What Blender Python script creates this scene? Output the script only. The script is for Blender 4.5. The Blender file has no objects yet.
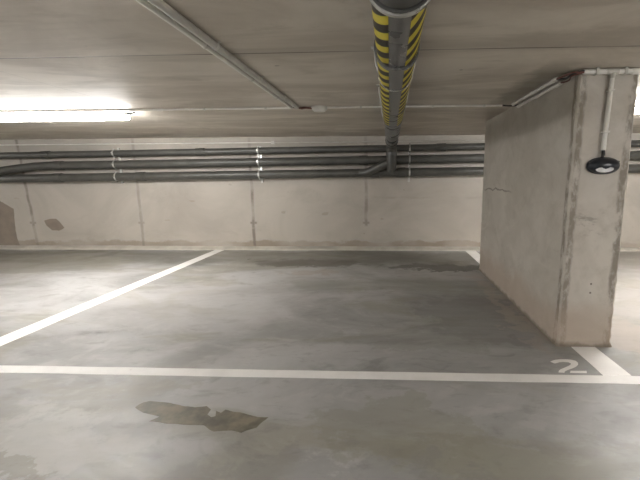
import bpy, bmesh, math, random
from mathutils import Vector, Matrix, noise
from mathutils.geometry import tessellate_polygon
PI = math.pi
S = bpy.context.scene
C = S.collection
random.seed(4)

# ------------------------------------------------------------------ camera (also used to read ground points)
H_CAM = 1.5
F, PITCH, YAW, ROLL = 369.74, -.1654, -.0438, -.0052
PX, PY = 370, 240
fw = Vector((math.sin(YAW)*math.cos(PITCH), math.cos(YAW)*math.cos(PITCH), math.sin(PITCH)))
rt0 = Vector((math.cos(YAW), -math.sin(YAW), 0)); up0 = rt0.cross(fw)
rt = rt0*math.cos(ROLL)+up0*math.sin(ROLL); up = -rt0*math.sin(ROLL)+up0*math.cos(ROLL)
cam = bpy.data.cameras.new('camera'); co = bpy.data.objects.new('camera', cam); C.objects.link(co)
cam.sensor_width = 36; cam.lens = 36*F/640; cam.shift_x = -(PX-320)/640; cam.clip_start = .02
co.matrix_world = Matrix((( rt.x, up.x, -fw.x, 0), (rt.y, up.y, -fw.y, 0), (rt.z, up.z, -fw.z, H_CAM), (0, 0, 0, 1)))
S.camera = co
def ray(x, y): return rt*((x-PX)/F)-up*((y-PY)/F)+fw
def on_floor(x, y, z=0.0):
    d = ray(x, y); return d*((z-H_CAM)/d.z)+Vector((0, 0, H_CAM))
def on_wall(x, y, Y):
    d = ray(x, y); return d*(Y/d.y)+Vector((0, 0, H_CAM))

CEIL = 2.35; WALLY = 7.78
XL, XR, YB = -15.0, 15.0, -9.0

# ------------------------------------------------------------------ node helper
class NT:
    def __init__(s, name):
        s.m = bpy.data.materials.new(name); s.m.use_nodes = True
        s.t = s.m.node_tree; s.b = s.t.nodes['Principled BSDF']
        tc = s.t.nodes.new('ShaderNodeTexCoord'); s.co = tc.outputs['Object']; s.uv = tc.outputs['UV']
        sp = s.t.nodes.new('ShaderNodeSeparateXYZ'); s.t.links.new(s.co, sp.inputs[0])
        s.x, s.y, s.z = sp.outputs
    def put(s, sock, v):
        if isinstance(v, bpy.types.NodeSocket): s.t.links.new(v, sock)
        else: sock.default_value = v
    def math(s, op, a, b=0.0, c=0.0, clamp=False):
        n = s.t.nodes.new('ShaderNodeMath'); n.operation = op; n.use_clamp = clamp
        s.put(n.inputs[0], a); s.put(n.inputs[1], b); s.put(n.inputs[2], c); return n.outputs[0]
    def scale(s, v3, loc=(0, 0, 0), co=None):
        n = s.t.nodes.new('ShaderNodeMapping'); n.inputs['Scale'].default_value = v3; n.inputs['Location'].default_value = loc
        s.t.links.new(co or s.co, n.inputs[0]); return n.outputs[0]
    def noise(s, sc, detail=5, rough=.55, co=None, dist=0.0):
        n = s.t.nodes.new('ShaderNodeTexNoise'); n.inputs['Scale'].default_value = sc
        n.inputs['Detail'].default_value = detail; n.inputs['Roughness'].default_value = rough
        n.inputs['Distortion'].default_value = dist
        s.t.links.new(co or s.co, n.inputs['Vector']); return n.outputs['Fac']
    def ramp(s, f, lo, hi, a=0.0, b=1.0):
        n = s.t.nodes.new('ShaderNodeMapRange'); n.interpolation_type = 'SMOOTHSTEP'
        s.put(n.inputs['Value'], f); n.inputs['From Min'].default_value = lo; n.inputs['From Max'].default_value = hi
        n.inputs['To Min'].default_value = a; n.inputs['To Max'].default_value = b; return n.outputs[0]
    def mix(s, f, a, b, mode='MIX'):
        n = s.t.nodes.new('ShaderNodeMix'); n.data_type = 'RGBA'; n.blend_type = mode
        s.put(n.inputs['Factor'], f)
        for i, v in ((6, a), (7, b)):
            if isinstance(v, tuple): n.inputs[i].default_value = (*v, 1)
            else: s.t.links.new(v, n.inputs[i])
        return n.outputs[2]
    def line(s, v, at, w, soft):           # 1 near v == at
        d = s.math('ABSOLUTE', s.math('SUBTRACT', v, at)); return s.ramp(d, w, w+soft, 1.0, 0.0)
    def rng(s, v, a, b, soft):
        return s.math('MULTIPLY', s.ramp(v, a-soft, a+soft), s.ramp(v, b-soft, b+soft, 1.0, 0.0))
    def mul(s, a, b): return s.math('MULTIPLY', a, b)
    def done(s, col, rough=.6, bump=None, bs=.2, dist=.01, metal=0.0, spec=.5):
        s.put(s.b.inputs['Base Color'], (*col, 1) if isinstance(col, tuple) else col)
        s.put(s.b.inputs['Roughness'], rough); s.b.inputs['Metallic'].default_value = metal
        s.b.inputs['Specular IOR Level'].default_value = spec
        if bump is not None:
            n = s.t.nodes.new('ShaderNodeBump'); n.inputs['Strength'].default_value = bs; n.inputs['Distance'].default_value = dist
            s.t.links.new(bump, n.inputs['Height']); s.t.links.new(n.outputs[0], s.b.inputs['Normal'])
        return s.m

def plain(name, col, rough=.5, metal=0.0, var=.12, sc=8, bs=.05, spec=.5):
    n = NT(name); f = n.noise(sc, 4)
    c = n.mix(n.ramp(f, .3, .7), tuple(v*(1-var) for v in col), tuple(min(1, v*(1+var)) for v in col))
    return n.done(c, n.ramp(f, .3, .7, rough*.85, min(1, rough*1.15)), f, bs, .002, metal, spec)

# ------------------------------------------------------------------ materials
def mat_floor():
    n = NT('polished_concrete_floor')
    st = n.scale((.55, 1.0, 1.0))
    a = n.noise(.75, 6, .6, st, 1.1)
    b = n.noise(1.9, 6, .62, n.scale((.6, 1, 1), (3, 7, 0)), .9)
    c = n.noise(7, 5, .6, n.scale((.5, 1, 1), (1, 2, 0)), .5)
    g = n.noise(1.1, 5, .6, n.scale((.5, 1, 1), (11, -4, 2)), 1.0)
    col = n.mix(n.ramp(a, .36, .64), (.315, .312, .305), (.475, .476, .475))
    col = n.mix(n.mul(n.ramp(g, .50, .62), .6), col, (.31, .295, .235))
    col = n.mix(n.mul(n.ramp(b, .53, .70), .6), col, (.20, .197, .185))
    col = n.mix(n.mul(n.ramp(b, .46, .30), .5), col, (.54, .53, .515))
    col = n.mix(n.mul(n.ramp(c, .55, .72), .45), col, (.20, .20, .185))
    col = n.mix(n.mul(n.ramp(c, .44, .30), .25), col, (.58, .57, .55))
    d = n.noise(16, 5, .7, n.scale((.6, 1, 1), (2, 6, 0)))
    col = n.mix(n.mul(n.ramp(d, .56, .70), .25), col, (.2, .195, .18))
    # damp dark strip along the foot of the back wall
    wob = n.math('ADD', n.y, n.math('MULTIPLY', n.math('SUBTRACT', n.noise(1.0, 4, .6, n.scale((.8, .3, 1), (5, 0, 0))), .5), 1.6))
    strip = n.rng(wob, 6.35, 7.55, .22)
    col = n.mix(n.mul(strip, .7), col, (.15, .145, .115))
    # pillar's shade painted into the floor colour, right half of the bay
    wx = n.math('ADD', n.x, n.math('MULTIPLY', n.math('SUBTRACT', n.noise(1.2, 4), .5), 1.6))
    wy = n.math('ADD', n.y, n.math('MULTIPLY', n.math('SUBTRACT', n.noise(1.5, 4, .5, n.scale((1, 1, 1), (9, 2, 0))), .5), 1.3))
    bay_shade = n.mul(n.rng(wx, .1, 1.6, .4), n.rng(wy, 2.9, 5.4, .5))
    col = n.mix(n.mul(bay_shade, .28), col, (.14, .14, .13))
    # single stains, pale places and more of the pillar's painted shade, each with a wandering outline
    qx = n.math('ADD', n.x, n.mul(n.math('SUBTRACT', n.noise(2.6, 6, .68, n.scale((1, 1, 1), (21, 3, 0))), .5), 1.5))
    qy = n.math('ADD', n.y, n.mul(n.math('SUBTRACT', n.noise(2.6, 6, .68, n.scale((1, 1, 1), (5, 31, 0))), .5), 1.1))
    def blob(cx, cy, rx, ry, amt, c, soft=.35):
        nonlocal col
        u = n.math('DIVIDE', n.math('SUBTRACT', qx, cx), rx); v = n.math('DIVIDE', n.math('SUBTRACT', qy, cy), ry)
        d = n.math('ADD', n.mul(u, u), n.mul(v, v)); col = n.mix(n.mul(n.ramp(d, 1-soft, 1+soft, 1.0, 0.0), amt), col, c)
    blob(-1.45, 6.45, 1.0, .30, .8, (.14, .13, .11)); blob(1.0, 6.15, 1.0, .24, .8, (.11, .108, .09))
    blob(-7.0, 6.3, 2.4, .75, .55, (.27, .26, .21), .12); blob(1.15, 3.95, .75, .75, .45, (.16, .158, .15), .3)  # second blob darkens the floor colour for the pillar's shade
    blob(.1, 2.05, .5, .3, .4, (.27, .262, .20), .2); blob(.9, 1.75, .7, .25, .35, (.26, .252, .20), .2)
    blob(-2.3, 4.3, 1.4, .8, .35, (.58, .57, .57), .5); blob(-2.1, 1.85, .7, .25, .4, (.50, .49, .46), .4)
    blob(-1.2, 5.75, .5, .16, .45, (.36, .30, .25), .2); blob(-1.9, 2.4, .5, .12, .4, (.29, .275, .225), .3)
    blob(-.2, 5.1, 1.2, .3, .35, (.28, .27, .22), .3); blob(.2, 3.3, .9, .22, .3, (.24, .235, .20), .3)
    blob(1.42, 4.4, .13, 1.4, .45, (.42, .36, .31), .5); blob(2.35, 3.4, .35, .5, .5, (.50, .44, .39), .3)
    blob(-2.05, 1.62, .3, .09, .5, (.24, .225, .17), .3); blob(-.3, 1.55, .9, .22, .35, (.23, .23, .225), .3)
    # pale dusty concrete to the right of the pillar
    dust = n.ramp(wx, 1.95, 2.7)
    col = n.mix(n.mul(dust, .35), col, (.36, .325, .29))
    fine = n.noise(60, 3)
    rough = n.math('ADD', n.ramp(a, .3, .7, .42, .30), n.ramp(b, .4, .7, .12, -.04))
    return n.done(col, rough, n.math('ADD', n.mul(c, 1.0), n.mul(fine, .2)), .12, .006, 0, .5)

def mat_ceiling():
    n = NT('board_marked_concrete_ceiling')
    st = n.scale((.6, 1.3, 1))
    a = n.noise(.8, 7, .62, st, .9); b = n.noise(2.6, 6, .62, n.scale((.5, 1.5, 1), (4, 1, 0)), .6)
    col = n.mix(n.ramp(a, .34, .66), (.50, .445, .375), (.69, .635, .555))
    col = n.mix(n.mul(n.ramp(b, .50, .68), .55), col, (.42, .37, .305))
    lng = n.noise(1.5, 6, .65, n.scale((.22, 1.2, 1), (2, 9, 0)), .5)
    col = n.mix(n.mul(n.ramp(lng, .52, .64), .45), col, (.40, .36, .30))
    col = n.mix(n.mul(n.ramp(lng, .44, .34), .45), col, (.74, .69, .62))
    fine = n.noise(40, 4)
    seam = 0.0; m = None
    for y, w in ((-4.9, .9), (-2.4, .8), (.18, .8), (2.68, 1.0)):
        wav = n.math('ADD', n.y, n.mul(n.math('SUBTRACT', n.noise(.8, 2), .5), .03))
        l = n.mul(n.line(wav, y, .002, .012), w); m = l if m is None else n.math('MAXIMUM', m, l)
    for x in (-8.7, -3.05, 4.6, 9.4):
        l = n.mul(n.line(n.x, x, .001, .008), .45); m = n.math('MAXIMUM', m, l)
    brk = n.ramp(n.noise(1.3, 3, .6, n.scale((1, 1, 1), (0, 3, 5))), .35, .6, .45, 1.0)
    m = n.mul(m, brk)
    col = n.mix(n.mul(m, .75), col, (.06, .052, .042))
    # greenish damp tide line beside the pillar head
    wx = n.math('ADD', n.x, n.math('MULTIPLY', n.math('SUBTRACT', n.noise(5, 4), .5), .3))
    damp = n.mul(n.rng(wx, 1.22, 1.5, .08), n.rng(n.y, 3.1, 4.6, .25))
    col = n.mix(n.mul(damp, .6), col, (.16, .15, .115))
    spots = n.ramp(n.noise(9, 2, .4, n.scale((1, 1, 1), (8, 8, 8))), .76, .79)
    col = n.mix(n.mul(spots, .5), col, (.12, .11, .09))
    h = n.math('SUBTRACT', n.math('ADD', n.mul(fine, .15), n.mul(b, .4)), n.mul(m, 1.2))
    return n.done(col, .62, h, .25, .006, 0, .35)

def mat_wall(back=False):
    n = NT('cast_concrete_wall' + ('_back' if back else ''))
    a = n.noise(.8, 6, .6, n.scale((.7, 1, .9)), .8); b = n.noise(2.4, 6, .6, n.scale((.6, 1, 1.2), (5, 0, 3)), .6)
    col = n.mix(n.ramp(a, .3, .7), (.39, .358, .315), (.495, .46, .408))
    col = n.mix(n.mul(n.ramp(b, .54, .72), .4), col, (.37, .34, .295))
    h = n.mul(n.noise(25, 4), .2)
    if back:
        wz = n.math('ADD', n.z, n.mul(n.math('SUBTRACT', n.noise(2.2, 5, .65, n.scale((1, 1, 2.2))), .5), .32))
        foot = n.mul(n.rng(wz, .03, .17, .03), n.ramp(n.noise(.9, 3, .5, n.scale((1, 1, 1), (2, 0, 0))), .35, .6, .25, 1))
        col = n.mix(n.mul(foot, .7), col, (.26, .21, .155))
        # formwork joints with their tie marks
        m = None
        wv = n.mul(n.math('SUBTRACT', n.noise(2.5, 4), .5), .07)
        for x, z0, w in ((-7.78, .0, .9), (-5.32, .0, .55), (-2.84, .0, 1.0), (-.42, .5, .7), (4.5, .0, .8), (7.0, .0, .8), (-10.2, .0, .8)):
            v = n.math('ADD', n.math('ADD', n.x, wv), n.mul(n.math('SUBTRACT', n.z, .75), .05 if x < -7 else 0.0))
            l = n.mul(n.mul(n.line(v, x, .012, .035), w), n.ramp(n.z, z0-.03, z0+.03))
            t = n.mul(n.mul(n.line(n.x, x, .05, .04), n.line(n.z, .57, .008, .03)), w)
            l = n.math('MAXIMUM', l, t); m = l if m is None else n.math('MAXIMUM', m, l)
        m = n.mul(m, n.ramp(n.noise(3.5, 4, .6, n.scale((.6, 1, 1), (1, 1, 6))), .34, .6, .35, 1.0))
        col = n.mix(n.mul(m, .85), col, (.20, .172, .145))
        # horizontal dusty lift line in the right part
        lift = n.mul(n.line(n.math('ADD', n.z, wv), 1.1, .006, .03), n.mul(n.ramp(n.x, -.35, -.2), n.ramp(n.noise(1.5, 4), .42, .58)))
        col = n.mix(n.mul(lift, .4), col, (.3, .27, .23))
        sp = n.ramp(n.noise(5, 2, .5, n.scale((.7, 1, 1.4), (8, 8, 8))), .71, .75)
        col = n.mix(n.mul(sp, .45), col, (.3, .26, .21))
        h = n.math('SUBTRACT', h, n.mul(m, .4))
    return n.done(col, .8, h, .25, .008, 0, .25)

CX0, CX1, CY0, CY1 = 1.54, 2.012, 3.2, 6.03
def mat_pillar():
    n = NT('weathered_pillar_concrete')
    a = n.noise(1.5, 6, .62, n.scale((1, .8, .8)), .8); b = n.noise(4.5, 6, .65, n.scale((1, .7, 1), (3, 3, 1)), .5)
    col = n.mix(n.ramp(a, .3, .7), (.52, .485, .43), (.635, .60, .545))
    col = n.mix(n.mul(n.ramp(b, .50, .72), .35), col, (.40, .365, .31))
    c2 = n.noise(2.2, 6, .7, n.scale((1, .9, 1.3), (7, 1, 4)), .8)
    col = n.mix(n.mul(n.ramp(c2, .50, .72), .3), col, (.38, .345, .29))
    col = n.mix(n.mul(n.ramp(c2, .48, .30), .4), col, (.70, .665, .605))
    # rubbed, rough strips beside the two front corners
    for cx, cy in ((CX0, CY0), (CX1, CY0)):
        d = n.math('MAXIMUM', n.math('ABSOLUTE', n.math('SUBTRACT', n.x, cx)), n.math('ABSOLUTE', n.math('SUBTRACT', n.y, cy)))
        dw = n.math('ADD', d, n.mul(n.math('SUBTRACT', n.noise(6, 5, .7, n.scale((1, 1, .5))), .5), .09))
        e = n.mul(n.rng(dw, .010, .070, .014), n.ramp(n.noise(9, 6, .7, n.scale((1, 1, .5), (1, 5, 2))), .38, .55))
        col = n.mix(n.mul(e, .75), col, (.22, .185, .145))
        pale = n.ramp(d, .014, .02, 1.0, 0.0)
        col = n.mix(n.mul(pale, .5), col, (.56, .53, .47))
    # warm reddish dust band near the ground, whose top edge wanders
    wz = n.math('ADD', n.z, n.mul(n.math('SUBTRACT', n.noise(3, 5, .6), .5), .5))
    low = n.ramp(wz, .22, .46, 1.0, 0.0)
    col = n.mix(n.mul(low, .5), col, (.47, .375, .295))
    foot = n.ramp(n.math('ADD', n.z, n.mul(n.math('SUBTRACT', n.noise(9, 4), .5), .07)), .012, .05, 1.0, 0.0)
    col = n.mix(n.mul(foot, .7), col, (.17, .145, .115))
    # scuffs on the front at bumper height and on the side
    sc = n.mul(n.mul(n.rng(n.z, 1.02, 1.2, .05), n.rng(n.x, 1.62, 1.85, .05)), n.ramp(n.noise(14, 4, .7, n.scale((.5, 1, 1.5))), .5, .62))
    col = n.mix(n.mul(sc, .5), col, (.2, .175, .15))
    dg = n.mul(n.line(n.math('ADD', n.z, n.mul(n.math('SUBTRACT', n.noise(2.5, 4), .5), .25)), 1.33, .004, .016), n.mul(n.rng(n.y, 4.7, 5.9, .15), n.ramp(n.x, 1.55, 1.56, 1, 0)))
    col = n.mix(n.mul(dg, .7), col, (.17, .15, .13))
    for zz in (.5, .58):
        hole = n.mul(n.line(n.x, 1.79, .006, .004), n.line(n.z, zz, .006, .004))
        col = n.mix(n.mul(hole, .8), col, (.12, .1, .09))
    h = n.math('ADD', n.mul(b, .5), n.mul(n.noise(30, 4), .25))
    return n.done(col, .8, h, .35, .01, 0, .25)

def mat_stripes():
    n = NT('yellow_black_hazard_tape')
    sp = n.t.nodes.new('ShaderNodeSeparateXYZ'); n.t.links.new(n.uv, sp.inputs[0])
    v = n.math('ADD', sp.outputs[1], n.mul(sp.outputs[0], 1.25))
    fr = n.math('FRACT', n.math('DIVIDE', v, .163))
    f = n.ramp(n.math('ABSOLUTE', n.math('SUBTRACT', fr, .5)), .245, .265)
    wear = n.noise(30, 4)
    y = n.mix(n.ramp(wear, .4, .7), (.95, .83, .10), (.88, .75, .09))
    k = n.mix(n.ramp(wear, .4, .7), (.035, .025, .018), (.055, .04, .03))
    return n.done(n.mix(f, k, y), .38)

def mat_emit(name, col, st):
    n = NT(name); n.done((.9, .9, .9), .4)
    n.b.inputs['Emission Color'].default_value = (*col, 1); n.b.inputs['Emission Strength'].default_value = st; return n.m

M = dict(
    floor=mat_floor(), ceil=mat_ceiling(), wall=mat_wall(), back=mat_wall(True), pillar=mat_pillar(), tape=mat_stripes(),
    paint=None,
    grey_pipe=plain('dark_grey_drain_pipe', (.078, .076, .068), .36, 0, .15, 5),
    main_pipe=plain('mid_grey_jacketed_pipe', (.17, .17, .168), .30, .25, .12, 4),
    ring=plain('bright_steel_band', (.62, .62, .60), .28, .9),
    dark_ring=plain('dark_clamp_band', (.10, .10, .095), .4, .3),
    zinc=plain('zinc_plated_steel', (.60, .60, .58), .35, .7),
    conduit=plain('pale_grey_conduit', (.56, .54, .49), .42, 0, .1, 6),
    conduit_w=plain('off_white_conduit', (.78, .76, .71), .4, 0, .08, 6),
    red=plain('dull_red_cable', (.17, .065, .05), .5), blackc=plain('black_cable', (.02, .02, .02), .5),
    lamp_body=plain('grey_lamp_housing', (.30, .30, .30), .5), tube=mat_emit('lit_diffuser', (1.0, .985, .965), 22.0),
    dev=plain('black_blue_plastic', (.012, .015, .022), .32), white=plain('white_plastic', (.82, .83, .84), .3),
    damp=plain('damp_floor_film', (.165, .146, .105), .5, 0, .4, 9), damp2=plain('brown_sediment', (.17, .135, .10), .4, 0, .2, 14),
    patch=plain('brown_mortar_patch', (.245, .205, .165), .85, 0, .1, 6), box=plain('pale_box_plastic', (.62, .61, .56), .45),
    cove=plain('screeded_cove', (.50, .475, .42), .8, 0, .15, 3, .2),
)
def mat_paint():
    n = NT('worn_white_road_paint'); a = n.noise(4, 5, .6); w = n.noise(22, 5, .7)
    c = n.mix(n.ramp(a, .35, .7), (.93, .92, .90), (.86, .85, .83))
    c = n.mix(n.mul(n.ramp(w, .62, .74), .35), c, (.55, .54, .51))
    return n.done(c, .5, w, .08, .002)
M['paint'] = mat_paint()

# ------------------------------------------------------------------ mesh helpers
def obj(name, bm, mat, parent=None, smooth=False):
    me = bpy.data.meshes.new(name); bmesh.ops.recalc_face_normals(bm, faces=bm.faces); bm.to_mesh(me); bm.free()
    me.materials.append(mat)
    if smooth:
        me.polygons.foreach_set('use_smooth', [True]*len(me.polygons))
        me.set_sharp_from_angle(angle=math.radians(38))
    o = bpy.data.objects.new(name, me); C.objects.link(o)
    if parent is not None:
        o.parent = parent; o.matrix_parent_inverse = Matrix.Translation(-parent_world(parent))
    return o
def parent_world(p):
    v = Vector(p.location); q = p.parent
    if q is not None: v = Vector((0, 0, 0)) if p.type == 'MESH' else v
    return v
def thing(name, label, cat, loc=(0, 0, 0), group=None):
    o = bpy.data.objects.new(name, None); C.objects.link(o); o.location = loc; o.empty_display_size = .05
    return tag(o, label, cat, group)
def tag(o, label, cat, group=None, kind=None):
    o['label'] = label; o['category'] = cat
    if group: o['group'] = group
    if kind: o['kind'] = kind
    return o
def struct(name, bm, mat, label, cat):
    o = obj(name, bm, mat); o['kind'] = 'structure'; o['label'] = label; o['category'] = cat; return o

def box(bm, a, b, bev=0.0, seg=2):
    a, b = Vector(a), Vector(b); c = (a+b)/2; s = b-a
    r = bmesh.ops.create_cube(bm, size=1, matrix=Matrix.Translation(c) @ Matrix.Diagonal((*s, 1)))
    if bev: 
        es = {e for v in r['verts'] for e in v.link_edges}
        bmesh.ops.bevel(bm, geom=list(es), offset=bev, segments=seg, affect='EDGES', profile=.6)
    return bm
def frame(d):
    d = d.normalized(); u = Vector((0, 0, 1)) if abs(d.z) < .9 else Vector((1, 0, 0))
    s = d.cross(u).normalized(); return s, s.cross(d).normalized()
def tube(bm, pts, r, seg=20, caps=True):
    """sweep a circle along pts; r is a number or one radius per point"""
    pts = [Vector(p) for p in pts]; rs = r if isinstance(r, (list, tuple)) else [r]*len(pts)
    rings = []; s = None
    for i, p in enumerate(pts):
        if i == 0: d = pts[1]-p
        elif i == len(pts)-1: d = p-pts[i-1]
        else: d = (pts[i+1]-p).normalized()+(p-pts[i-1]).normalized()
        d.normalize()
        if s is None: s, t = frame(d)
        else:
            s = (s-d*s.dot(d)).normalized(); t = s.cross(d).normalized()
        k = 1.0
        if 0 < i < len(pts)-1:
            k = 1/max(.5, d.dot((pts[i+1]-p).normalized()))
        rings.append([bm.verts.new(p+(s*math.cos(q)+t*math.sin(q))*rs[i]) for q in [2*PI*j/seg for j in range(seg)]])
    for a, b in zip(rings, rings[1:]):
        for j in range(seg): bm.faces.new((a[j], a[(j+1) % seg], b[(j+1) % seg], b[j]))
    if caps: bm.faces.new(rings[0]); bm.faces.new(rings[-1])
    return bm
def sleeve(bm, a, b, ro, ri, seg=32, flare=0.0):
    """hollow band around the axis a-b"""
    a, b = Vector(a), Vector(b); d = (b-a).normalized(); s, t = frame(d); n = []
    prof = [(a, ri), (a, ro-.004), (a+d*.004, ro), (b-d*.004, ro+flare), (b, ro-.004+flare), (b, ri)]
    for p, r in prof: n.append([bm.verts.new(p+(s*math.cos(q)+t*math.sin(q))*r) for q in [2*PI*j/seg for j in range(seg)]])
    for i in range(len(n)):
        A, B = n[i], n[(i+1) % len(n)]
        for j in range(seg): bm.faces.new((A[j], A[(j+1) % seg], B[(j+1) % seg], B[j]))
    return bm
def arc(p0, c, p1, n=8):
    """quadratic bend"""
    p0, c, p1 = Vector(p0), Vector(c), Vector(p1)
    return [p0*(1-t)**2+c*2*t*(1-t)+p1*t*t for t in [i/n for i in range(n+1)]]
def prism(bm, pts, off):
    """polygon extruded by off, open at neither end"""
    off = Vector(off); A = [bm.verts.new(Vector(p)) for p in pts]; B = [bm.verts.new(Vector(p)+off) for p in pts]
    k = len(A)
    for t in tessellate_polygon([[Vector(p) for p in pts]]):
        bm.faces.new([A[i] for i in t]); bm.faces.new([B[i] for i in reversed(t)])
    for i in range(k): bm.faces.new((A[i], A[(i+1) % k], B[(i+1) % k], B[i]))
    return bm
def rough_edge(pts, amp, step, seed=0):
    out = []; k = len(pts)
    for i in range(k):
        a, b = Vector(pts[i]), Vector(pts[(i+1) % k]); n = max(1, int((b-a).length/step))
        for j in range(n):
            p = a.lerp(b, j/n); q = noise.noise_vector(p*14+Vector((seed, 0, 0)))*amp
            q2 = Vector((q.x, q.y, q.z)); out.append(p+q2)
    return out

# ------------------------------------------------------------------ the setting
T = .25
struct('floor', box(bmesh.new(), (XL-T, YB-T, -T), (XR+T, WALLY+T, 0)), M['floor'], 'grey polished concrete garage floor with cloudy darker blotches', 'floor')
struct('ceiling', box(bmesh.new(), (XL-T, YB-T, CEIL), (XR+T, WALLY+T, CEIL+T)), M['ceil'], 'low bare concrete ceiling with thin formwork seams', 'ceiling')
struct('wall_back', box(bmesh.new(), (XL, WALLY, 0), (XR, WALLY+T, CEIL)), M['back'], 'pale cast concrete wall behind the parking bay with vertical joint marks', 'wall')
struct('wall_left', box(bmesh.new(), (XL-T, YB, 0), (XL, WALLY, CEIL)), M['wall'], 'concrete wall at the left end of the garage', 'wall')
struct('wall_right', box(bmesh.new(), (XR, YB, 0), (XR+T, WALLY, CEIL)), M['wall'], 'concrete wall at the right end of the garage', 'wall')
struct('wall_front', box(bmesh.new(), (XL, YB-T, 0), (XR, YB, CEIL)), M['wall'], 'concrete wall on the far side of the driving lane', 'wall')
bm = bmesh.new()      # low screeded cove at the foot of the back wall, slightly uneven
N = 240; prev = None
for i in range(N+1):
    x = XL+(XR-XL)*i/N; q = noise.noise(Vector((x*.9, 0, 3)))*.012; q2 = noise.noise(Vector((x*1.7, 5, 3)))*.02
    row = [bm.verts.new(v) for v in ((x, WALLY, 0), (x, WALLY-.15+q2, 0), (x, WALLY-.14+q2, .018), (x, WALLY-.03, .055+q), (x, WALLY, .062+q))]
    if prev:
        for j in range(5): bm.faces.new((prev[j], prev[(j+1) % 5], row[(j+1) % 5], row[j]))
    else: bm.faces.new(row)
    prev = row
bm.faces.new(prev)
struct('baseboard_back', bm, M['cove'], 'low pale mortar cove along the foot of the back wall', 'baseboard')

# ------------------------------------------------------------------ pillar
def pillar():
    bm = bmesh.new(); ch = .016; nz = 90
    # horizontal outline with chamfered corners, subdivided along its sides
    cs = [(CX0+ch, CY0), (CX1-ch, CY0), (CX1, CY0+ch), (CX1, CY1-ch), (CX1-ch, CY1), (CX0+ch, CY1), (CX0, CY1-ch), (CX0, CY0+ch)]
    out = []
    for i, p in enumerate(cs):
        q = cs[(i+1) % 8]; L = math.dist(p, q); n = max(1, int(L/.04))
        for j in range(n): out.append((p[0]+(q[0]-p[0])*j/n, p[1]+(q[1]-p[1])*j/n))
    rings = []
    for k in range(nz+1):
        z = CEIL*k/nz; R = []
        for x, y in out:
            dcx = min(abs(x-CX0), abs(x-CX1)); dcy = min(abs(y-CY0), abs(y-CY1)); near = max(0, 1-(dcx+dcy)/.05)
            w = noise.noise(Vector((x*3, y*3, z*3)))*.003+near*noise.noise(Vector((x*9, y*9, z*14)))*.009
            sx = 1 if x > (CX0+CX1)/2 else -1; sy = 1 if y > (CY0+CY1)/2 else -1
            grow = .012*max(0, 1-z/.05)
            R.append(bm.verts.new((x+sx*(w+grow)*(dcx < .02), y+sy*(w+grow)*(dcy < .02), z)))
        rings.append(R)
    m = len(out)
    for a, b in zip(rings, rings[1:]):
        for j in range(m): bm.faces.new((a[j], a[(j+1) % m], b[(j+1) % m], b[j]))
    bm.faces.new(rings[0]); bm.faces.new(rings[-1])
    return obj('concrete_pillar', bm, M['pillar'])
tag(pillar(), 'long rectangular concrete pillar standing between the bay and the next one', 'pillar')

# ------------------------------------------------------------------ painted marks
def floor_poly(name, pts, mat, h=.0015):
    bm = bmesh.new(); prism(bm, [(p[0], p[1], .0002) for p in pts], (0, 0, h)); return obj(name, bm, mat)
def strip(p0, p1, w0, w1, n=40):     # long painted strip with slightly wavy edges
    a, b = Vector((*p0, 0)), Vector((*p1, 0)); d = (b-a).normalized(); s = Vector((-d.y, d.x, 0))
    L = []; R = []
    for i in range(n+1):
        p = a.lerp(b, i/n); w = w0+(w1-w0)*i/n
        L.append(p+s*(w/2+noise.noise(p*4)*.004)); R.append(p-s*(w/2+noise.noise(p*4+Vector((9, 0, 0)))*.004))
    return L+R[::-1]
tag(floor_poly('painted_line', strip((-12, 2.63), (12, 2.647), .112, .112, 160), M['paint'], .002),
    'white painted line running across the picture in front of the bay', 'floor marking')
tag(floor_poly('painted_line', strip((-3.635, 2.69), (-3.56, 7.625), .21, .20, 60), M['paint'], .0015),
    'white painted line on the left side of the bay', 'floor marking')
tag(floor_poly('painted_line', strip((1.772, 2.70), (1.765, 3.187), .212, .212, 8), M['paint'], .0015),
    'short white painted line from the front line to the foot of the pillar', 'floor marking')
tag(floor_poly('painted_line', strip((1.762, 6.045), (1.755, 7.625), .212, .212, 16), M['paint'], .0015),
    'white painted line between the pillar and the back wall, mostly hidden', 'floor marking')
def px2(lst, ox, oy, k): return [on_floor(ox+a/k, oy+b/k) for a, b in lst]
num = thing('painted_number', 'white stencilled number 2 on the floor beside the pillar', 'floor marking', (1.46, 2.8, 0))
hook = [(66, 203), (82, 196), (100, 191), (128, 188), (165, 188), (200, 191), (228, 198), (243, 210), (244, 222), (230, 236), (205, 247), (178, 256), (160, 265), (156, 274),
        (118, 272), (120, 262), (132, 252), (158, 241), (182, 231), (197, 221), (196, 213), (180, 207), (150, 205), (122, 207), (104, 213), (92, 214)]
bar = [(196, 262), (298, 262), (300, 276), (192, 275)]
for nm, lst in (('number_stroke', hook), ('number_bar', bar)):
    bm = bmesh.new(); prism(bm, [(p.x, p.y, .0002) for p in px2(lst, 540, 330, 6.4)], (0, 0, .0015)); obj(nm, bm, M['paint'], num)

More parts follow.
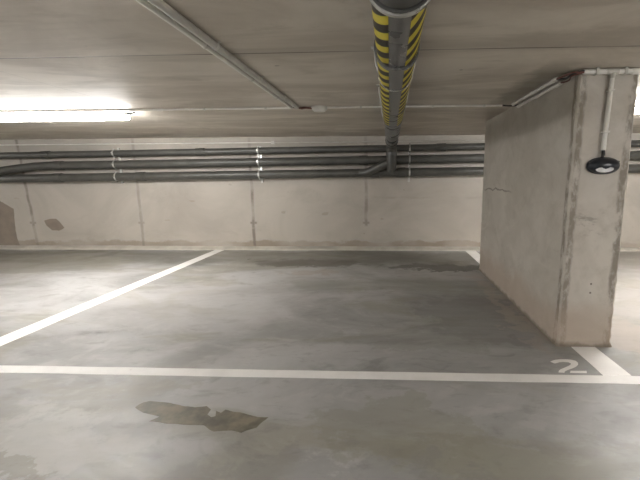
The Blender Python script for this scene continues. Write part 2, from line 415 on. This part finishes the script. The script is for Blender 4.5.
# stains
st = [(60, 70), (70, 62), (95, 50), (120, 45), (200, 52), (260, 65), (300, 70), (345, 64), (362, 78), (350, 100), (362, 110), (380, 105), (385, 85), (405, 92), (420, 80), (500, 95), (550, 110), (592, 108), (572, 125),
      (545, 150), (485, 171), (450, 163), (375, 166), (335, 142), (240, 138), (115, 127), (158, 106), (90, 92)]
stp = rough_edge([(p.x, p.y, 0) for p in px2(st, 120, 390, 4)], .009, .02, 2)
tag(floor_poly('damp_stain', stp, M['damp'], .0008), 'ragged brownish-green damp stain on the floor in front of the white line', 'stain')
def wall_patch(lst, amp, label, seed, ox, oy, k):
    pts = [on_wall(ox+a/k, oy+b/k, WALLY) for a, b in lst]
    pts = rough_edge([(p.x, 0, p.z) for p in pts], amp, .05, seed)
    bm = bmesh.new(); prism(bm, [(p[0], WALLY-.0005, max(.065, p[2])) for p in pts], (0, -.0012, 0))
    tag(obj('wall_stain', bm, M['patch']), label, 'stain')
wall_patch([(285, 262), (320, 247), (360, 247), (385, 268), (405, 298), (412, 306), (380, 326), (335, 320), (300, 296)], .02, 'small brown oval patch on the back wall, left of the bay', 1, 0, 180, 6.4)
p0 = on_wall(0, 200, WALLY)
wall_patch([(-330, 60), (-200, 90), (-90, 112), (0, 135), (50, 160), (88, 185), (92, 240), (100, 320), (112, 375), (130, 425), (-60, 425), (-330, 430)], .015, 'large brown patch at the left edge of the back wall', 3, 0, 180, 6.4)

# ------------------------------------------------------------------ big pipe under the ceiling with hazard tape
PR = .109; PZ = 2.184
def pc(y): return Vector((.050+(y-1.5)*.0095, y, PZ))
main = thing('overhead_drain_pipe', 'thick grey pipe under the ceiling with yellow and black hazard tape', 'pipe', pc(1.4))
pd = pc(7.3)
obj('pipe_run', tube(bmesh.new(), [pc(-6.0), pc(7.06)], PR, 40), M['main_pipe'], main, True)
# elbow, drop and branch into the lowest wall pipe
Z1, Z2, Z3 = 2.035, 1.81, 1.557
R1, R2, R3 = .065, .082, .083
YP = 7.62
Z3b = Z3+.05
bend = arc(pc(7.06), (pd.x, 7.33, PZ), (pd.x, 7.36, 1.98), 12)
obj('elbow', tube(bmesh.new(), bend, [PR-.010*min(1, i/6) for i in range(13)], 36), M['grey_pipe'], main, True)
obj('drop_pipe', tube(bmesh.new(), [(pd.x, 7.36, 1.98), (pd.x, 7.36, 1.80), (pd.x, 7.37, 1.70), (pd.x-.03, 7.385, 1.62)], [.098, .095, .09, .07], 32), M['grey_pipe'], main, True)
obj('branch_pipe', tube(bmesh.new(), [(pd.x+.03, 7.36, 1.84), (pd.x-.20, 7.42, 1.735), (pd.x-.34, 7.48, 1.675), (pd.x-.50, 7.58, Z3b+.01), (pd.x-.70, YP, Z3b)], [.075, .08, .08, .08, .07], 28), M['grey_pipe'], main, True)
bm = bmesh.new(); sleeve(bm, (pd.x, 7.36, 2.0), (pd.x, 7.36, 1.93), .106, .09, 32); obj('drop_collar', bm, M['dark_ring'], main, True)
bm = bmesh.new(); sleeve(bm, pc(-2), pc(-1.96), PR+.006, PR-.002, 40); obj('clamp_band', bm, M['ring'], main, True)
# front section: dark socket, bright ring
def band(y0, y1, ro, mat, nm, fl=0.0):
    b = bmesh.new(); sleeve(b, pc(y0), pc(y1), ro, PR-.004, 44, fl); return obj(nm, b, M[mat], main, True)
band(.9, 1.375, PR+.008, 'grey_pipe', 'socket')
band(1.392, 1.420, PR+.020, 'ring', 'steel_ring'); band(1.378, 1.392, PR+.016, 'dark_ring', 'seal_ring')
band(2.085, 2.125, PR+.013, 'main_pipe', 'coupling')
band(2.595, 2.603, PR+.008, 'ring', 'joint_ring'); band(2.603, 2.615, PR+.005, 'dark_ring', 'joint_ring'); band(4.36, 4.39, PR+.005, 'main_pipe', 'clamp_band'); band(3.58, 3.61, PR+.004, 'main_pipe', 'clamp_band')
band(6.9, 7.0, PR+.010, 'grey_pipe', 'coupling')
# two strips of tape along the lower flanks
def tape(a0, a1, y0, y1, r, nm='hazard_tape'):
    bm = bmesh.new(); uvl = bm.loops.layers.uv.new('UVMap'); na = 14; segs = max(2, int((y1-y0)/.1)); g = []
    for i in range(segs+1):
        y = y0+(y1-y0)*i/segs; c = pc(y)
        g.append([(bm.verts.new((c.x+math.sin(a)*r, y, c.z-math.cos(a)*r)), a*r, y) for a in [a0+(a1-a0)*j/na for j in range(na+1)]])
    for A, B in zip(g, g[1:]):
        for j in range(na):
            q = (A[j], A[j+1], B[j+1], B[j]); f = bm.faces.new([v[0] for v in q])
            for l, v in zip(f.loops, q): l[uvl].uv = (v[1], v[2]+.020)
    # thickness
    geo = bmesh.ops.solidify(bm, geom=list(bm.faces), thickness=.0006)
    return obj(nm, bm, M['tape'], main, True)
d2r = math.radians
tape(d2r(23), d2r(80), 1.424, 2.084, PR+.0015); tape(-d2r(80), -d2r(23), 1.424, 2.084, PR+.0015)
tape(d2r(23), d2r(80), 2.126, 2.594, PR+.0015); tape(-d2r(80), -d2r(23), 2.126, 2.594, PR+.0015)
tape(d2r(23), d2r(80), 2.616, 3.579, PR+.0015); tape(-d2r(80), -d2r(23), 2.616, 3.579, PR+.0015)
tape(d2r(23), d2r(76), 3.611, 4.359, PR+.0015); tape(-d2r(76), -d2r(23), 3.611, 4.359, PR+.0015)
for y in (2.606, 3.595, 4.39, -1.98):
    c = pc(y)
    for s in (-1, 1):
        bm = bmesh.new(); tube(bm, [(c.x+s*(PR+.006), y, PZ+.01), (c.x+s*(PR+.02), y, PZ+.06), (c.x+s*(PR+.03), y, CEIL-.006)], .005, 10)
        box(bm, (c.x+s*(PR+.03)-.022, y-.016, CEIL-.007), (c.x+s*(PR+.03)+.022, y+.016, CEIL-.0005), .001)
        obj('hanger', bm, M['zinc'], main, True)
    for s in (-1, 1):
        bm = bmesh.new(); tube(bm, [(c.x+s*(PR+.03), y, CEIL-.020), (c.x+s*(PR+.03), y, CEIL-.006)], .010, 6); obj('anchor_bolt', bm, M['ring'], main)

# ------------------------------------------------------------------ three drain pipes on the back wall
SL = .010
def zs(x, z): return z+SL*(x+5.6)        # the drains fall towards the left
def wall_pipe(label, z, r, pts=None, sockets=(), mat='grey_pipe', end=True):
    t = thing('wall_drain_pipe', label, 'pipe', (0, YP, zs(0, z)), 'drain pipes along the back wall')
    pts = pts or [(-14.9, YP, zs(-14.9, z)), (-6, YP, zs(-6, z)), (0, YP, zs(0, z)), (14.9, YP, zs(14.9, z))]
    obj('pipe_run', tube(bmesh.new(), pts, r, 32), M[mat], t, True)
    for x in sockets:
        bm = bmesh.new(); sleeve(bm, (x, YP, zs(x, z)), (x+.185, YP, zs(x+.185, z)), r+.009, r-.003, 32, .004)
        obj('socket', bm, M['grey_pipe'], t, True)
    return t
wall_pipe('topmost and thinnest of the three dark pipes along the back wall', Z1, R1, sockets=(-7.2, -3.9, 1.0, 6.2))
wall_pipe('middle of the three dark pipes along the back wall, dipping at its left end', Z2, R2,
          [(14.9, YP, zs(14.9, Z2)), (0, YP, zs(0, Z2)), (-7.0, YP, zs(-7, Z2)), (-7.35, YP-.01, Z2-.025), (-7.8, YP-.06, Z2-.08), (-8.4, YP-.13, Z2-.17), (-9.1, YP-.10, Z2-.24), (-9.5, YP-.03, Z3-.01)], sockets=(-6.95, -.55, 4.9))
wall_pipe('lowest of the three dark pipes along the back wall', Z3, R3, sockets=(-7.0, -5.2, -.32, .2, 5.6))
cnd = thing('wall_conduit', 'thin pale conduit on the back wall above the dark pipes', 'conduit', (0, WALLY-.015, 2.24))
obj('conduit_run', tube(bmesh.new(), [(-14.9, WALLY-.016, 2.24), (-2.36, WALLY-.016, 2.24)], .011, 12), M['conduit_w'], cnd, True)
obj('conduit_run', tube(bmesh.new(), [(-2.3, WALLY-.016, 2.235), (14.9, WALLY-.016, 2.235)], .009, 12), M['conduit'], cnd, True)
bm = bmesh.new(); box(bm, (-2.37, WALLY-.045, 2.205), (-2.29, WALLY, 2.27), .006); obj('end_box', bm, M['box'], cnd)

def bracket(x, label):
    t = thing('pipe_bracket', label, 'bracket', (x, WALLY-.02, 1.75), 'steel brackets holding the wall pipes')
    bm = bmesh.new(); box(bm, (x-.02, WALLY-.035, 1.42), (x+.02, WALLY, 2.16), .002); obj('rail', bm, M['zinc'], t)
    for z, r in ((zs(x, Z1), R1), (zs(x, Z2), R2), (zs(x, Z3), R3)):
        bm = bmesh.new(); sleeve(bm, (x-.016, YP, z), (x+.016, YP, z), r+.006, r-.001, 32)
        k = obj('clamp', bm, M['zinc'], t, True)
        for s in (-1, 1):
            bm = bmesh.new(); box(bm, (x-.014, YP-.012, z+s*(r+.004)), (x+.014, YP+.012, z+s*(r+.026)), .003); tube(bm, [(x, YP-.03, z+s*(r+.015)), (x, YP+.02, z+s*(r+.015))], .009, 8)
            e = obj('bolt', bm, M['ring'], k)
        bm = bmesh.new(); tube(bm, [(x-.005, YP-r-.016, z+.012), (x-.005, YP-r+.001, z+.012)], .013, 10); obj('bolt', bm, M['ring'], k)
        bm = bmesh.new(); tube(bm, [(x, YP+r-.001, z), (x, WALLY-.033, z)], .006, 8); obj('stud', bm, M['zinc'], k)
    return t
bracket(-5.63, 'leftmost steel pipe bracket in view, near the left lamp')
bracket(-2.60, 'middle steel pipe bracket, above the third wall joint from the left')
bracket(.47, 'steel pipe bracket just right of the striped overhead pipe')

# ------------------------------------------------------------------ conduits on the ceiling
def conduit(name, label, pts, r, mat, clips=(), d=None, grp=None, horiz=True):
    t = thing(name, label, 'conduit', pts[0], grp)
    obj('conduit_run', tube(bmesh.new(), pts, r, 16), M[mat], t, True)
    return t
XA = lambda y: -1.152+(y-1.9)*.011
XB = lambda y: -1.082+(y-1.9)*.011
cz = CEIL-.018
ta = conduit('ceiling_conduit', 'left one of two parallel ceiling conduits, white-edged, running towards the back', [(XA(-7), -7, cz), (XA(4.53), 4.53, cz)], .017, 'conduit_w', grp='long ceiling conduits')
tb = conduit('ceiling_conduit', 'right one of two parallel ceiling conduits, thicker and grey, running towards the back', [(XB(-7), -7, cz-.004), (XB(4.53), 4.53, cz-.004)], .022, 'conduit', grp='long ceiling conduits')
for y in (-4.6, -2.6, -.4, 1.75, 2.45, 3.25, 3.95):
    for X, t, r in ((XA(y), ta, .017), (XB(y), tb, .022)):
        bm = bmesh.new(); z = cz if t is ta else cz-.004
        pts = [(X-r-.016, y, CEIL-.002), (X-r-.003, y, CEIL-.003)] + [(X-(r+.0025)*math.cos(a), y, z-(r+.0025)*math.sin(a)) for a in [PI*i/10 for i in range(11)]] + [(X+r+.003, y, CEIL-.003), (X+r+.016, y, CEIL-.002)]
        for p, q in zip(pts, pts[1:]):
            p, q = Vector(p), Vector(q); w = Vector((0, .011, 0)); u = (q-p).cross(w).normalized()*.0015
            vs = [bm.verts.new(v) for v in (p-w-u, p+w-u, p+w+u, p-w+u, q-w-u, q+w-u, q+w+u, q-w+u)]
            for f in ((0, 1, 5, 4), (1, 2, 6, 5), (2, 3, 7, 6), (3, 0, 4, 7), (0, 1, 2, 3), (4, 5, 6, 7)): bm.faces.new([vs[i] for i in f])
        obj('clip', bm, M['box'], t)
# cross conduit in front of which the lamps hang
def YCN(x): return 4.60+.004*x
tc = thing('ceiling_conduit', 'long thin conduit crossing the ceiling from the left lamp to the junction box', 'conduit', (-3.0, YCN(-3), CEIL-.013), 'cross conduits on the ceiling')
obj('conduit_run', tube(bmesh.new(), [(-14.9, YCN(-14.9), CEIL-.013), (-1.10, YCN(-1.1), CEIL-.013)], .0125, 14), M['conduit_w'], tc, True)
bm = bmesh.new(); tube(bm, [(-2.98, YCN(-3), CEIL-.013), (-2.72, YCN(-2.7), CEIL-.013)], .017, 14); obj('coupling', bm, M['conduit_w'], tc, True)
for x in (-2.2, -1.45, -8, -10.5):
    bm = bmesh.new(); box(bm, (x-.012, YCN(x)-.022, CEIL-.030), (x+.012, YCN(x)+.022, CEIL-.0005), .006); obj('clip', bm, M['box'], tc)
td = thing('ceiling_conduit', 'thin conduit crossing the ceiling from the junction box to the pillar', 'conduit', (0, YCN(0), CEIL-.013), 'cross conduits on the ceiling')
obj('conduit_run', tube(bmesh.new(), [(-.70, YCN(-.7), CEIL-.013), (1.36, YCN(1.4), CEIL-.013)], .0125, 14), M['conduit_w'], td, True)
for x in (-.3, .55, 1.15):
    bm = bmesh.new(); box(bm, (x-.012, YCN(x)-.022, CEIL-.030), (x+.012, YCN(x)+.022, CEIL-.0005), .006); obj('clip', bm, M['box'], td)
jb = thing('junction_box', 'small pale oval junction box on the ceiling left of the striped pipe', 'junction box', (-.80, 4.60, CEIL))
bm = bmesh.new(); bmesh.ops.create_cone(bm, cap_ends=True, segments=28, radius1=.085, radius2=.10, depth=.05, matrix=Matrix.Translation((-.80, 4.60, CEIL-.0245)) @ Matrix.Diagonal((1, .8, 1, 1)))
bmesh.ops.bevel(bm, geom=[e for e in bm.edges if all(v.co.z < CEIL-.04 for v in e.verts)], offset=.008, segments=3, affect='EDGES'); obj('box_body', bm, M['box'], jb, True)
bm = bmesh.new(); bmesh.ops.create_cone(bm, cap_ends=True, segments=28, radius1=.066, radius2=.072, depth=.008, matrix=Matrix.Translation((-.80, 4.60, CEIL-.054)) @ Matrix.Diagonal((1, .8, 1, 1))); obj('box_lid', bm, M['conduit_w'], jb, True)
def cable(pts, r=.006, mat='red', n=5):
    P = []
    for i in range(len(pts)-1):
        a, b = Vector(pts[max(0, i-1)]), Vector(pts[i]); c, d = Vector(pts[i+1]), Vector(pts[min(len(pts)-1, i+2)])
        for j in range(n):
            t = j/n; P.append(.5*((2*b)+(c-a)*t+(2*a-5*b+4*c-d)*t*t+(3*b-a-3*c+d)*t**3))
    P.append(Vector(pts[-1])); return tube(bmesh.new(), P, r, 10)
cb = thing('red_cable', 'dull red cables between the two long conduits and the junction box', 'cable', (-1, 4.58, CEIL-.02))
for k, dy in enumerate((-.028, -.006, .016)):
    obj('strand', cable([(-1.10+.03*k, 4.535+.001*k, CEIL-.018), (-1.06+.02*k, 4.60+dy, CEIL-.020), (-.97, 4.60+dy*.8, CEIL-.014), (-.88, 4.60+dy*.5, CEIL-.022)], .008), M['red'], cb, True)
bk = obj('black_cable', cable([(1.36, 4.605, CEIL-.013), (1.42, 4.60, CEIL-.02), (1.50, 4.59, CEIL-.022), (1.513, 4.50, CEIL-.03)], .008, 'blackc'), M['blackc'], None, True)
tag(bk, 'short black cable at the ceiling where the thin conduit meets the pillar', 'cable')
# two conduits along the top of the pillar's left face, lengths with couplings
for k, (x, z, r, lab) in enumerate(((1.462, CEIL-.017, .0155, 'upper conduit along the top left edge of the pillar, against the ceiling'), (1.520, CEIL-.042, .0155, 'lower conduit along the top left edge of the pillar, touching its side'))):
    t = thing('edge_conduit', lab, 'conduit', (x, 4.4, z), 'conduits along the pillar head')
    obj('conduit_run', tube(bmesh.new(), [(x, 3.42+.05*k, z), (x, 4.52, z)], r, 14), M['conduit_w'], t, True)
    for y in (3.44+.05*k, 3.95, 4.47):
        obj('coupling', tube(bmesh.new(), [(x, y, z), (x, y+.06, z)], r+.004, 14), M['conduit_w'], t, True)
rc = thing('red_cable', 'dull red and black cables looping round the top front corner of the pillar', 'cable', (1.5, 3.25, CEIL-.04))
for k, (m, r) in enumerate((('red', .007), ('blackc', .009), ('red', .006))):
    obj('strand', cable([(1.462+.058*(k == 2), 3.43+.05*(k == 2), CEIL-.018-.02*(k == 2)), (1.47+.025*k, 3.33, CEIL-.022-.016*k), (1.50, 3.22+.008*k, CEIL-.020-.011*k), (1.535+.01*k, 3.172, CEIL-.024-.010*(k != 1)), (1.575, 3.170, CEIL-.026-.004*(k-1))], r), M[m], rc, True)
# conduit across the pillar head and the one dropping to the beacon
fz = CEIL-.030; fy = CY0-.024
tf = thing('edge_conduit', 'pale conduit along the ceiling across the front of the pillar', 'conduit', (1.57, fy, fz), 'conduits along the pillar head')
obj('conduit_run', tube(bmesh.new(), [(1.56, fy, fz), (1.735, fy, fz)], .019, 16), M['conduit_w'], tf, True)
obj('conduit_run', tube(bmesh.new(), [(1.825, fy, fz), (3.6, fy, fz)], .019, 16), M['conduit_w'], tf, True)
bm = bmesh.new(); tube(bm, [(1.735, fy, fz), (1.825, fy, fz)], .024, 16); tube(bm, [(1.784, fy, fz), (1.784, fy, fz-.05)], .022, 16); obj('tee', bm, M['conduit'], tf, True)
obj('coupling', tube(bmesh.new(), [(1.93, fy, fz), (2.0, fy, fz)], .024, 16), M['conduit_w'], tf, True)
for x in (1.66, 1.88, 2.6, 3.2):
    bm = bmesh.new(); box(bm, (x-.012, fy-.024, fz-.024), (x+.012, fy+.022, CEIL-.0005), .006); obj('clip', bm, M['conduit'], tf)
tv = thing('drop_conduit', 'pale vertical conduit on the pillar front leading down to the black beacon', 'conduit', (1.775, fy, 1.7))
obj('conduit_run', tube(bmesh.new(), [(1.784, fy, fz-.045), (1.770, fy, 1.715)], .0185, 16), M['conduit_w'], tv, True)
for z in (2.18, 1.86):
    bm = bmesh.new(); xx = 1.770+.014*(z-1.7)/.6; box(bm, (xx-.026, CY0-.046, z-.008), (xx+.026, CY0-.001, z+.008), .006); obj('clip', bm, M['conduit_w'], tv)
obj('cable_gland', tube(bmesh.new(), [(1.7695, fy, 1.722), (1.7705, fy-.006, 1.672)], [.013, .015], 12), M['blackc'], tv, True)

# ------------------------------------------------------------------ black oval bulkhead unit
dx, dz = 1.784, 1.592
dev = thing('oval_bulkhead', 'black oval wall unit with a white lens, on the pillar front below a conduit', 'bulkhead light', (dx, CY0, dz))
def oval(bm, prof, cx, cz, seg=48, lo=0.0):
    """rings: (half width, half height, y, cz offset)"""
    rings = [[bm.verts.new((cx+math.copysign(abs(math.cos(q))**.9, math.cos(q))*a, CY0-y, cz+o+math.copysign(abs(math.sin(q))**.9, math.sin(q))*b)) for q in [2*PI*j/seg for j in range(seg)]] for a, b, y, o in prof]
    for A, B in zip(rings, rings[1:]):
        for j in range(seg): bm.faces.new((A[j], A[(j+1) % seg], B[(j+1) % seg], B[j]))
    bm.faces.new(rings[0]); bm.faces.new(rings[-1]); return bm
obj('back_plate', oval(bmesh.new(), [(.128, .066, .0, 0), (.132, .070, .006, 0), (.132, .070, .020, 0), (.128, .066, .024, 0)], dx, dz), M['dev'], dev, True)
obj('housing', oval(bmesh.new(), [(.124, .066, .023, 0), (.122, .065, .040, 0), (.110, .058, .060, 0), (.085, .041, .076, 0), (.05, .024, .085, 0), (.02, .01, .088, 0)], dx, dz), M['dev'], dev, True)
for s in (-1, 1): obj('screw_lug', tube(bmesh.new(), [(dx+s*.112, CY0-.022, dz+.030), (dx+s*.112, CY0-.032, dz+.030)], .010, 12), M['blackc'], dev, True)
obj('cable_entry', tube(bmesh.new(), [(dx-.014, CY0-.02, dz+.076), (dx-.014, CY0-.02, dz+.062)], [.012, .016], 12), M['blackc'], dev, True)
# white lens with a notched upper rim, hugging the lower half of the dome
lens = [(-.070, -.030), (-.062, -.020), (-.048, -.013), (-.030, -.012), (-.034, -.019), (-.016, -.019), (0, -.027), (.016, -.018), (.034, -.017), (.028, -.010), (.046, -.010), (.062, -.016), (.070, -.028), (.060, -.040), (.036, -.051), (.010, -.055), (-.014, -.055), (-.040, -.051), (-.060, -.042)]
def dome_y(x, z):
    q = (x/.124)**2+(z/.066)**2; return .030+.058*math.sqrt(max(0, 1-q*.94))
bm = bmesh.new(); top = []; cc = Vector((0, -.036))
K = 7; fan = []
for k in range(K+1):
    f = k/K; row = []
    for x, z in rough_edge([(x, z, 0) for x, z in lens], 0, .008) and [(p.x, p.y) for p in rough_edge([(x, z, 0) for x, z in lens], 0, .008)]:
        X = cc.x+(x*1.08-cc.x)*f-.014; Z = cc.y+(z-cc.y)*f-.002; row.append(bm.verts.new((dx+X, CY0-dome_y(X, Z)-(.006 if k < K else -.004), dz+Z)))
    fan.append(row)
m = len(fan[0])
for A, B in zip(fan[1:], fan[2:]):
    for j in range(m): bm.faces.new((A[j], A[(j+1) % m], B[(j+1) % m], B[j]))
bm.faces.new(fan[1]); bmesh.ops.delete(bm, geom=fan[0], context='VERTS')
obj('lens', bm, M['white'], dev, True)

# ------------------------------------------------------------------ batten lamps
def lamp(x0, x1, y, label):
    t = thing('batten_lamp', label, 'ceiling lamp', ((x0+x1)/2, y, CEIL), 'fluorescent batten lamps')
    cx = (x0+x1)/2
    bm = bmesh.new(); box(bm, (x0+.02, y-.018, CEIL-.046), (x1-.02, y+.018, CEIL-.026), .004); obj('housing', bm, M['lamp_body'], t)
    bm = bmesh.new(); sec = [(.046*math.cos(a), -.036*math.sin(a)-.077) for a in [2*PI*i/20 for i in range(20)]]
    rings = []
    for X, k in ((x0+.012, .35), (x0+.02, .8), (x0+.04, 1), (x1-.04, 1), (x1-.02, .8), (x1-.012, .35)):
        rings.append([bm.verts.new((X, y+a*k, CEIL+(-.077+(b+.077)*k))) for a, b in sec])
    for A, B in zip(rings, rings[1:]):
        for j in range(20): bm.faces.new((A[j], A[(j+1) % 20], B[(j+1) % 20], B[j]))
    bm.faces.new(rings[0]); bm.faces.new(rings[-1])
    obj('diffuser', bm, M['tube'], t, True)
    for s, xe in ((1, x0), (-1, x1)):
        bm = bmesh.new(); box(bm, (min(xe, xe+s*.05), y-.04, CEIL-.058), (max(xe, xe+s*.05), y+.04, CEIL-.024), .006)
        tube(bm, [(xe, y, CEIL-.036), (xe-s*.07, y, CEIL-.022)], [.012, .008], 10); obj('end_cap', bm, M['dark_ring'], t)
    for xe in (x0+.25, x1-.25):
        bm = bmesh.new(); box(bm, (xe-.02, y-.03, CEIL-.028), (xe+.02, y+.03, CEIL-.0005)); obj('mount', bm, M['zinc'], t)
    return t
LY = 4.70
lamp(-5.35, -3.22, LY, 'lit white batten lamp on the ceiling at the left edge')
lamp(2.75, 4.75, LY, 'lit batten lamp behind the pillar at the right edge')
lamp(-13.0, -11.0, LY, 'lit batten lamp far to the left, outside the photo')
lamp(10.0, 12.0, LY, 'lit batten lamp far to the right, outside the photo')
for x, lab in ((-10.5, 'lit batten lamp over the driving lane at its far left'), (-2.8, 'unseen batten lamp added over the driving lane, behind and left of the viewer'),  # left lane lamp is unseen, added to light the pillar's left face and foreground
               (4.4, 'lit batten lamp over the driving lane, behind and right of the viewer'), (11.6, 'lit batten lamp over the driving lane at its far right')):
    lamp(x-1, x+1, -1.7, lab)

# ------------------------------------------------------------------ world and view
w = bpy.data.worlds.new('world'); S.world = w; w.use_nodes = True
w.node_tree.nodes['Background'].inputs[0].default_value = (.05, .05, .05, 1)
S.view_settings.view_transform = 'Standard'; S.view_settings.look = 'None'; S.view_settings.gamma = 1; S.view_settings.use_curve_mapping = False
S.view_settings.exposure = 2.7
